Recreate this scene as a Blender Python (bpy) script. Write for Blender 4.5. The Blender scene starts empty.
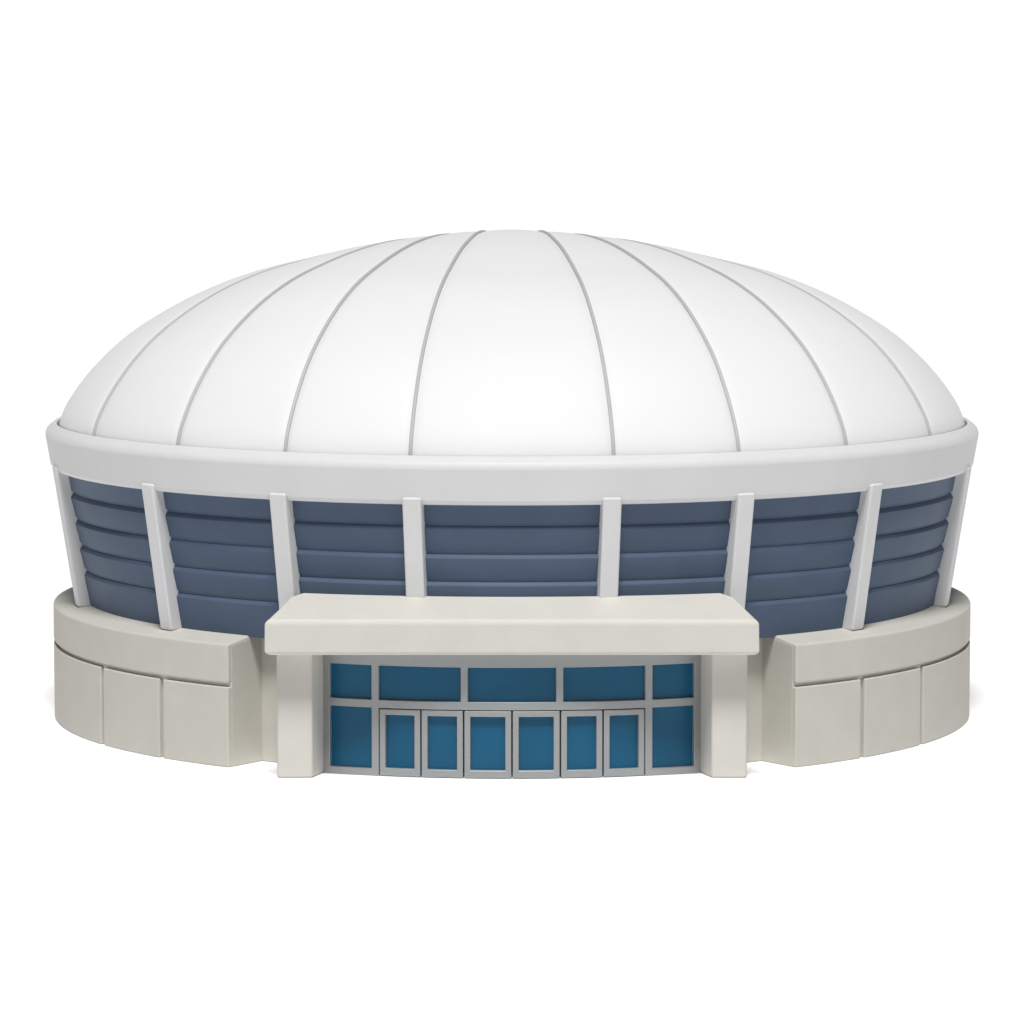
import bpy, bmesh, math
from mathutils import Vector

S = 1.0 / 30.0                      # drawing unit -> metres
SC = bpy.context.scene
COL = SC.collection
R = math.radians


# ------------------------------------------------------------------ materials
def material(name, color, rough=0.6, metallic=0.0, spec=0.5, var=0.04, nscale=0.6,
             bump=0.05, bscale=12.0, coat=0.0, stretch=None):
    m = bpy.data.materials.new(name)
    m.use_nodes = True
    nt = m.node_tree
    b = nt.nodes['Principled BSDF']
    b.inputs['Roughness'].default_value = rough
    b.inputs['Metallic'].default_value = metallic
    b.inputs['Specular IOR Level'].default_value = spec
    b.inputs['Coat Weight'].default_value = coat
    b.inputs['Coat Roughness'].default_value = 0.25
    tc = nt.nodes.new('ShaderNodeTexCoord')
    mp = nt.nodes.new('ShaderNodeMapping')
    if stretch:
        mp.inputs['Scale'].default_value = stretch
    nt.links.new(tc.outputs['Object'], mp.inputs['Vector'])
    n1 = nt.nodes.new('ShaderNodeTexNoise')
    n1.inputs['Scale'].default_value = nscale
    n1.inputs['Detail'].default_value = 6
    n1.inputs['Roughness'].default_value = 0.6
    nt.links.new(mp.outputs['Vector'], n1.inputs['Vector'])
    ramp = nt.nodes.new('ShaderNodeValToRGB')
    lo = [max(0, c * (1 - var)) for c in color]
    hi = [min(1, c * (1 + var)) for c in color]
    ramp.color_ramp.elements[0].position = 0.3
    ramp.color_ramp.elements[1].position = 0.7
    ramp.color_ramp.elements[0].color = (*lo, 1)
    ramp.color_ramp.elements[1].color = (*hi, 1)
    nt.links.new(n1.outputs['Fac'], ramp.inputs['Fac'])
    nt.links.new(ramp.outputs['Color'], b.inputs['Base Color'])
    if bump > 0:
        n2 = nt.nodes.new('ShaderNodeTexNoise')
        n2.inputs['Scale'].default_value = bscale
        n2.inputs['Detail'].default_value = 4
        nt.links.new(mp.outputs['Vector'], n2.inputs['Vector'])
        bp = nt.nodes.new('ShaderNodeBump')
        bp.inputs['Strength'].default_value = bump
        bp.inputs['Distance'].default_value = 0.05
        nt.links.new(n2.outputs['Fac'], bp.inputs['Height'])
        nt.links.new(bp.outputs['Normal'], b.inputs['Normal'])
    return m


M = {
    'membrane': material('white_membrane', (0.725, 0.725, 0.725), rough=0.6, spec=0.25, var=0.012, nscale=0.25, bump=0.02, bscale=8),
    'seam': material('grey_seam', (0.44, 0.44, 0.44), rough=0.6, var=0.03, bump=0),
    'trim': material('white_painted_trim', (0.64, 0.64, 0.645), rough=0.5, spec=0.3, var=0.02, nscale=0.5, bump=0.03, bscale=14),
    'column': material('white_column_paint', (0.64, 0.64, 0.645), rough=0.5, spec=0.3, var=0.02, nscale=0.5, bump=0.03, bscale=14),
    'siding': material('slate_blue_siding', (0.078, 0.110, 0.168), rough=0.5, spec=0.12, var=0.05, nscale=0.9, bump=0.03, bscale=16),
    'canopy': material('light_canopy_stone', (0.59, 0.573, 0.527), rough=0.6, spec=0.3, var=0.03, nscale=0.8, bump=0.10, bscale=18),
    'stone': material('pale_stone', (0.515, 0.50, 0.452), rough=0.65, spec=0.25, var=0.03, nscale=0.8, bump=0.10, bscale=18),
    'metal': material('brushed_aluminium', (0.31, 0.318, 0.322), rough=0.38, metallic=0.25, var=0.05, nscale=3.0,
                      bump=0.02, bscale=30, stretch=(1, 1, 6)),
    'glass': material('tinted_blue_glass', (0.007, 0.092, 0.182), rough=0.22, spec=0.2, var=0.10, nscale=0.5, bump=0),
    'ground': material('white_ground', (0.96, 0.96, 0.96), rough=0.9, spec=0.1, var=0.004, nscale=0.1, bump=0),
}


# ------------------------------------------------------------------ mesh helpers
def pt(r, th, z):
    """polar point; th in degrees from the front, positive to the right"""
    a = R(th)
    return (r * math.sin(a), -r * math.cos(a), z)


def build(name, bm, mat, parent, bevel=0.0, seg=3, angle=35, label=None):
    bmesh.ops.recalc_face_normals(bm, faces=bm.faces)
    bmesh.ops.scale(bm, vec=(S, S, S), verts=bm.verts)
    me = bpy.data.meshes.new(name)
    for f in bm.faces:
        f.smooth = True
    bm.to_mesh(me)
    bm.free()
    me.materials.append(mat)
    if bevel <= 0:
        me.set_sharp_from_angle(angle=R(angle))
    o = bpy.data.objects.new(name, me)
    COL.objects.link(o)
    if parent:
        o.parent = parent
    if bevel > 0:
        b = o.modifiers.new('edge', 'BEVEL')
        b.width = bevel * S
        b.segments = seg
        b.limit_method = 'ANGLE'
        b.angle_limit = R(angle)
        b.harden_normals = True
        b.use_clamp_overlap = True
    if label:
        o['label'] = label
    return o


def sweep(bm, prof, t0, t1, step=1.5, closed=False, skew=0.0):
    """closed (r,z) polygon swept round the axis from t0 to t1 degrees"""
    n = max(1, int(math.ceil(abs(t1 - t0) / step)))
    rows = []
    cnt = n if closed else n + 1
    for i in range(cnt):
        t = t0 + (t1 - t0) * i / n
        k0 = skew * max(0.0, 1 - i / 3.0)          # slanted end face
        rows.append([bm.verts.new(pt(r, t + k0 * (454 - r), z)) for r, z in prof])
    k = len(prof)
    for i in range(n):
        a, b = rows[i], rows[(i + 1) % cnt]
        for j in range(k):
            bm.faces.new((a[j], a[(j + 1) % k], b[(j + 1) % k], b[j]))
    if not closed:
        bm.faces.new(rows[0])
        bm.faces.new(list(reversed(rows[-1])))


def prism(bm, lower, upper):
    """hull between two equal polygons given as 3-D points"""
    a = [bm.verts.new(p) for p in lower]
    b = [bm.verts.new(p) for p in upper]
    n = len(a)
    bm.faces.new(a)
    bm.faces.new(list(reversed(b)))
    for i in range(n):
        bm.faces.new((a[i], b[i], b[(i + 1) % n], a[(i + 1) % n]))


def refine(edges, step):
    out = [edges[0]]
    for a, b in zip(edges, edges[1:]):
        n = max(1, int(math.ceil((b - a) / step)))
        out += [a + (b - a) * i / n for i in range(1, n + 1)]
    return out


def lattice(bm, ths, zs, hole, r0, r1):
    """curved plate with openings: hole(th_mid, z_mid) -> bool"""
    ths = refine(ths, 1.4)
    cache = {}

    def v(i, j, r):
        key = (i, j, r)
        if key not in cache:
            cache[key] = bm.verts.new(pt(r, ths[i], zs[j]))
        return cache[key]
    nt_, nz = len(ths) - 1, len(zs) - 1

    def solid(i, j):
        if i < 0 or j < 0 or i >= nt_ or j >= nz:
            return False
        return not hole((ths[i] + ths[i + 1]) / 2, (zs[j] + zs[j + 1]) / 2)
    for i in range(nt_):
        for j in range(nz):
            if not solid(i, j):
                continue
            for r in (r0, r1):
                bm.faces.new((v(i, j, r), v(i + 1, j, r), v(i + 1, j + 1, r), v(i, j + 1, r)))
            if not solid(i - 1, j):
                bm.faces.new((v(i, j, r0), v(i, j + 1, r0), v(i, j + 1, r1), v(i, j, r1)))
            if not solid(i + 1, j):
                bm.faces.new((v(i + 1, j, r0), v(i + 1, j + 1, r0), v(i + 1, j + 1, r1), v(i + 1, j, r1)))
            if not solid(i, j - 1):
                bm.faces.new((v(i, j, r0), v(i + 1, j, r0), v(i + 1, j, r1), v(i, j, r1)))
            if not solid(i, j + 1):
                bm.faces.new((v(i, j + 1, r0), v(i + 1, j + 1, r0), v(i + 1, j + 1, r1), v(i, j + 1, r1)))


# ------------------------------------------------------------------ the arena
arena = bpy.data.objects.new('domed_arena', None)
COL.objects.link(arena)
arena['label'] = 'round domed arena with white ribbed roof, slate blue walls and stone entrance'
arena['category'] = 'stadium'

# ---- dome
DR, DZ, DH = 447.0, 289.0, 188.0
PROF = [(0.0, 1.0), (0.08, 0.993), (0.15, 0.977), (0.268, 0.942), (0.347, 0.908), (0.46, 0.848),
        (0.58, 0.772), (0.698, 0.662), (0.815, 0.508), (0.873, 0.405), (0.93, 0.272), (0.97, 0.150),
        (0.99, 0.068), (1.0, 0.0)]
HUB = (0.0, 240.0)


def make_profile():
    # parametrised by chord length and smoothed with a Catmull-Rom spline
    pts = [Vector((x * DR, y * DH)) for x, y in PROF]
    pts = [Vector((-pts[1].x, pts[1].y))] + pts + [pts[-1] + (pts[-1] - pts[-2])]
    out = []
    for i in range(1, len(pts) - 2):
        p0, p1, p2, p3 = pts[i - 1:i + 3]
        t0 = 0.0
        t1 = t0 + (p1 - p0).length ** 0.5
        t2 = t1 + (p2 - p1).length ** 0.5
        t3 = t2 + (p3 - p2).length ** 0.5
        for k in range(16):
            t = t1 + (t2 - t1) * k / 16
            a1 = p0 * ((t1 - t) / (t1 - t0)) + p1 * ((t - t0) / (t1 - t0))
            a2 = p1 * ((t2 - t) / (t2 - t1)) + p2 * ((t - t1) / (t2 - t1))
            a3 = p2 * ((t3 - t) / (t3 - t2)) + p3 * ((t - t2) / (t3 - t2))
            b1 = a1 * ((t2 - t) / (t2 - t0)) + a2 * ((t - t0) / (t2 - t0))
            b2 = a2 * ((t3 - t) / (t3 - t1)) + a3 * ((t - t1) / (t3 - t1))
            out.append(b1 * ((t2 - t) / (t2 - t1)) + b2 * ((t - t1) / (t2 - t1)))
    out.append(pts[-2])
    return out


PCURVE = make_profile()


def dome_z(r):
    if r >= DR:
        return DZ
    for a, b in zip(PCURVE, PCURVE[1:]):
        if a.x <= r <= b.x:
            f = (r - a.x) / max(1e-9, b.x - a.x)
            return DZ + a.y + (b.y - a.y) * f
    return DZ + DH


def dome_point(alpha, s):
    px, py, _ = pt(DR, alpha, 0)
    x = HUB[0] + s * (px - HUB[0])
    y = HUB[1] + s * (py - HUB[1])
    return Vector((x, y, dome_z(math.hypot(x, y))))


def dome_normal(p):
    r = math.hypot(p.x, p.y)
    if r < 1:
        return Vector((0, 0, 1))
    e = 2.5
    ra, rb = max(0, r - e), min(DR, r + e)
    sl = (dome_z(rb) - dome_z(ra)) / (rb - ra)
    n = Vector((-sl * p.x / r, -sl * p.y / r, 1.0))
    return n.normalized()


half = [11.7, 27.2, 43.4, 62.5, 87.0, 108.0, 128.0, 148.0, 167.0]
SEAMS = [-a for a in reversed(half)] + half
bm = bmesh.new()
alphas = []
for i, a in enumerate(SEAMS):
    b = SEAMS[i + 1] if i + 1 < len(SEAMS) else SEAMS[0] + 360
    n = 30
    for k in range(n):
        u = 0.5 - 0.5 * math.cos(math.pi * k / n)
        alphas.append((a + (b - a) * u, (b - a) * u, (b - a) * (1 - u)))
srows = [0.02 + 0.98 * (1 - (1 - k / 70) ** 1.7) for k in range(71)]
hubv = bm.verts.new(dome_point(0, 0))
grid = []
for (al, d0, d1) in alphas:
    row = []
    px, py, _ = pt(DR, al, 0)
    for s in srows:
        p = dome_point(al, s)
        d = R(min(d0, d1)) * DR * s
        n = dome_normal(p)
        dep = (1.5 * math.exp(-(d / 4.0) ** 2) + 2.2 * math.exp(-d / 22.0)) * min(1, s * 2)
        row.append(bm.verts.new(p - n * dep))
    # skirt going down behind the cornice
    q = row[-1].co
    row.append(bm.verts.new((q.x * 0.998, q.y * 0.998, DZ - 10)))
    grid.append(row)
na = len(grid)
for i in range(na):
    a, b = grid[i], grid[(i + 1) % na]
    bm.faces.new((hubv, a[0], b[0]))
    for j in range(len(a) - 1):
        bm.faces.new((a[j], b[j], b[j + 1], a[j + 1]))
dome = build('dome_roof', bm, M['membrane'], arena, angle=60)

for al in SEAMS:
    bm = bmesh.new()
    path = []
    for k in range(81):
        s = 0.03 + 0.97 * (1 - (1 - k / 80) ** 1.6)
        p = dome_point(al, s)
        n = dome_normal(p)
        path.append((p - n * (2.7 * min(1, s * 2)), n))
    path.append((path[-1][0] - Vector((0, 0, 6)), path[-1][1]))
    rings = []
    for k, (p, n) in enumerate(path):
        t = (path[min(k + 1, 81)][0] - path[max(k - 1, 0)][0]).normalized()
        sd = t.cross(n).normalized()
        up = sd.cross(t).normalized()
        rings.append([bm.verts.new(p + sd * (1.75 * math.cos(q * math.pi / 4)) + up * (1.75 * math.sin(q * math.pi / 4)))
                      for q in range(8)])
    for a, b in zip(rings, rings[1:]):
        for q in range(8):
            bm.faces.new((a[q], a[(q + 1) % 8], b[(q + 1) % 8], b[q]))
    bm.faces.new(rings[0])
    bm.faces.new(list(reversed(rings[-1])))
    build('seam', bm, M['seam'], dome)

# ---- cornice ring
bm = bmesh.new()
sweep(bm, [(454.6, 246), (460.8, 282.5), (448.6, 292.0), (448.6, 279), (424, 279), (424, 246.5)], 0, 360, 1.5, closed=True)
build('cornice_ring', bm, M['trim'], arena, bevel=5.0, seg=5, angle=30)

# ---- siding bays and columns
COLS = [11.2, 27.3, 47.0, 74.5, 104.0, 131.0, 152.0, 168.5]
COLS = [-a for a in reversed(COLS)] + COLS
W0, W1, ZB, ZT = 425.0, 446.0, 116.5, 251.0


def wall_r(z):
    return W0 + (W1 - W0) * (z - 118.0) / (247.0 - 118.0)


face = [(wall_r(ZB), ZB)]
for g in (153.0, 178.0, 203.0, 228.5):
    for dz, off in ((-6.6, 1.1), (-5.6, 1.0), (-2.2, -1.3), (-1.7, -2.1), (0.5, -2.1), (0.7, -0.9), (1.5, -0.5)):
        face.append((wall_r(g + dz) + off, g + dz))
face.append((wall_r(ZT), ZT))
prof = face + [(W1 - 22, ZT), (W0 - 14, ZB)]
for i, a in enumerate(COLS):
    b = COLS[i + 1] if i + 1 < len(COLS) else COLS[0] + 360
    bm = bmesh.new()
    sweep(bm, prof, a, b, 1.5)
    build('siding_panel', bm, M['siding'], arena, angle=28)

for a in COLS:
    bm = bmesh.new()
    zb = 116.0
    if abs(a) < 12:
        zb = 144.0
    w = 8.6
    lo, hi = [], []
    er = Vector(pt(1, a, 0))
    et = Vector((math.cos(R(a)), math.sin(R(a)), 0))
    for z, ro, ri, lst in ((zb, 437 + (zb - 116) * 0.14, wall_r(zb) - 8, lo), (253.0, 458.6, wall_r(253) - 10, hi)):
        for r, t in ((ro, -w), (ro, w), (ri, w), (ri, -w)):
            q = er * r + et * t
            lst.append((q.x, q.y, z))
    prism(bm, lo, hi)
    build('column', bm, M['column'], arena, bevel=2.2, seg=3)

# ---- plinth wall under the siding
bm = bmesh.new()
sweep(bm, [(408, 0), (408, 118.8), (390, 118.8), (390, 0)], 0, 360, 1.5, closed=True)
build('plinth_wall', bm, M['stone'], arena, bevel=1.6)

# ---- curved base walls left and right of the entrance
T0 = 34.5
joints = [T0, 45.3, 58.0, 93.0, 115.0, 137.0, 158.0, 179.7]
for sg in (-1, 1):
    bm = bmesh.new()
    sweep(bm, [(449.8, 0), (449.8, 111.5), (398, 119.5), (398, 0)], sg * (T0 - 0.04), sg * 179.7, skew=-sg * 0.008)
    core = build('base_wall', bm, M['stone'], arena, bevel=1.5)
    bm = bmesh.new()
    sweep(bm, [(454, 76.8), (454, 112.5), (399, 122.3), (399, 79), (440, 76.8)], sg * T0, sg * 179.7, skew=-sg * 0.008)
    build('coping', bm, M['stone'], core, bevel=2.2, seg=3)
    for j in range(len(joints) - 1):
        bm = bmesh.new()
        a = joints[j] + (0.37 if j else 0.0)
        b = joints[j + 1] - 0.37
        sweep(bm, [(454, 0), (454, 73.4), (442, 73.4), (442, 0)], sg * a, sg * b, skew=-sg * 0.008 if j == 0 else 0.0)
        build('stone_block', bm, M['stone'], core, bevel=1.4, seg=3)

# ---- entrance canopy and pillars
bm = bmesh.new()
plan = [(-220, -457), (220, -457), (198, -434), (190, -386), (-190, -386), (-198, -434)]
prism(bm, [(x, y, 113.6) for x, y in plan],
      [(x, y, z) for (x, y), z in zip(plan, (143.8, 143.8, 160.6, 161.2, 161.2, 160.6))])
build('entrance_canopy', bm, M['canopy'], arena, bevel=3.6, seg=4)

for sg in (-1, 1):
    poly = [(209.6, -432), (178.4, -432), (168.5, -400), (166, -352), (209.6, -340)]
    bm = bmesh.new()
    prism(bm, [(sg * x, y, 0) for x, y in poly], [(sg * x, y, 115) for x, y in poly])
    build('pillar', bm, M['canopy'], arena, bevel=2.4, seg=3)

# ---- glazed entrance front
FR, FI = 438.0, 429.0
tx = [-24, -21.95, -16.7, -15.8, -6.0, -5.15, 5.15, 6.0, 15.8, 16.7, 21.95, 24]
zx = [0, 6.6, 61.6, 69.0, 99.8, 112.6]


def frame_hole(t, z):
    t = abs(t)
    if z < 61.6:
        return t < 15.8 or (16.7 < t < 21.95 and z > 6.6)
    if 69 < z < 99.8:
        return t < 5.15 or 6.0 < t < 15.8 or 16.7 < t < 21.95
    return False


bm = bmesh.new()
lattice(bm, tx, zx, frame_hole, FR, FI)
frame = build('entrance_frame', bm, M['metal'], arena, bevel=0.7, seg=2)


def pane(t0, t1, z0, z1, parent, r=434.0):
    bm = bmesh.new()
    sweep(bm, [(r, z0), (r, z1), (r - 2, z1), (r - 2, z0)], t0, t1, 1.4)
    return build('glass_pane', bm, M['glass'], parent)


e = 0.12
for t0, t1, z0, z1 in ((-21.95, -16.7, 6.6, 61.6), (16.7, 21.95, 6.6, 61.6),
                       (-21.95, -16.7, 69, 99.8), (-15.8, -6.0, 69, 99.8), (-5.15, 5.15, 69, 99.8),
                       (6.0, 15.8, 69, 99.8), (16.7, 21.95, 69, 99.8)):
    pane(t0 - e, t1 + e, z0 - 1, z1 + 1, frame)

dx = [-15.8, -10.72, -5.66, 0, 5.66, 10.72, 15.8]
for a, b in zip(dx, dx[1:]):
    a += 0.075
    b -= 0.075
    ga, gb = a + 0.72, b - 0.72
    bm = bmesh.new()
    lattice(bm, [a, ga, gb, b], [0.4, 7.4, 55.6, 60.9],
            lambda t, z: ga < t < gb and 7.4 < z < 55.6, FR - 0.4, FI)
    door = build('door', bm, M['metal'], arena, bevel=0.8, seg=2)
    pane(ga - e, gb + e, 6.4, 56.6, door, 433.0)

# ------------------------------------------------------------------ ground
bm = bmesh.new()
rings = []
for r in (900, 4000, 20000, 100000, 400000):
    rings.append([bm.verts.new((r * math.cos(k * math.pi / 48), r * math.sin(k * math.pi / 48), 0)) for k in range(96)])
bm.faces.new(rings[0])
for a, b in zip(rings, rings[1:]):
    for k in range(96):
        bm.faces.new((a[k], a[(k + 1) % 96], b[(k + 1) % 96], b[k]))
g = build('ground', bm, M['ground'], None)
for p in g.data.polygons:
    if p.normal.z < 0:
        p.flip()
g['kind'] = 'structure'
g['label'] = 'plain white ground all around the arena'

# ------------------------------------------------------------------ light
SUN_EL, SUN_AZ = 66.0, 1.0
d = Vector((-math.sin(R(SUN_AZ)) * math.cos(R(SUN_EL)), -math.cos(R(SUN_AZ)) * math.cos(R(SUN_EL)), math.sin(R(SUN_EL))))
sl = bpy.data.lights.new('sun', 'SUN')
sl.energy = 3.66
sl.angle = R(14)
sl.color = (1.0, 0.998, 0.994)
so = bpy.data.objects.new('sun', sl)
COL.objects.link(so)
so.rotation_euler = d.to_track_quat('Z', 'Y').to_euler()
so.location = d * 100

w = bpy.data.worlds.new('World')
SC.world = w
w.use_nodes = True
nt = w.node_tree
bg = nt.nodes['Background']
tc = nt.nodes.new('ShaderNodeTexCoord')
sx = nt.nodes.new('ShaderNodeSeparateXYZ')
rp = nt.nodes.new('ShaderNodeValToRGB')
nt.links.new(tc.outputs['Generated'], sx.inputs['Vector'])
nt.links.new(sx.outputs['Z'], rp.inputs['Fac'])
rp.color_ramp.elements[0].position = 0.05
rp.color_ramp.elements[0].color = (1.03, 1.03, 1.03, 1)
rp.color_ramp.elements[1].position = 0.16
rp.color_ramp.elements[1].color = (0.05, 0.05, 0.052, 1)
nt.links.new(rp.outputs['Color'], bg.inputs['Color'])
bg.inputs['Strength'].default_value = 1.0

# ------------------------------------------------------------------ camera
cam = bpy.data.cameras.new('camera')
cam.sensor_width = 36
cam.lens = 4042.0 / 1024 * 36
cam.clip_start = 1
cam.clip_end = 40000
co = bpy.data.objects.new('camera', cam)
COL.objects.link(co)
co.location = (0, -4000 * S, 587 * S)
co.rotation_euler = (R(90) - math.atan(392 / 4000) + R(0.02), 0, 0)
SC.camera = co

SC.render.engine = 'CYCLES'
vs = SC.view_settings
vs.view_transform = 'Standard'
vs.look = 'None'
vs.exposure = 0
vs.gamma = 1
vs.use_curve_mapping = False
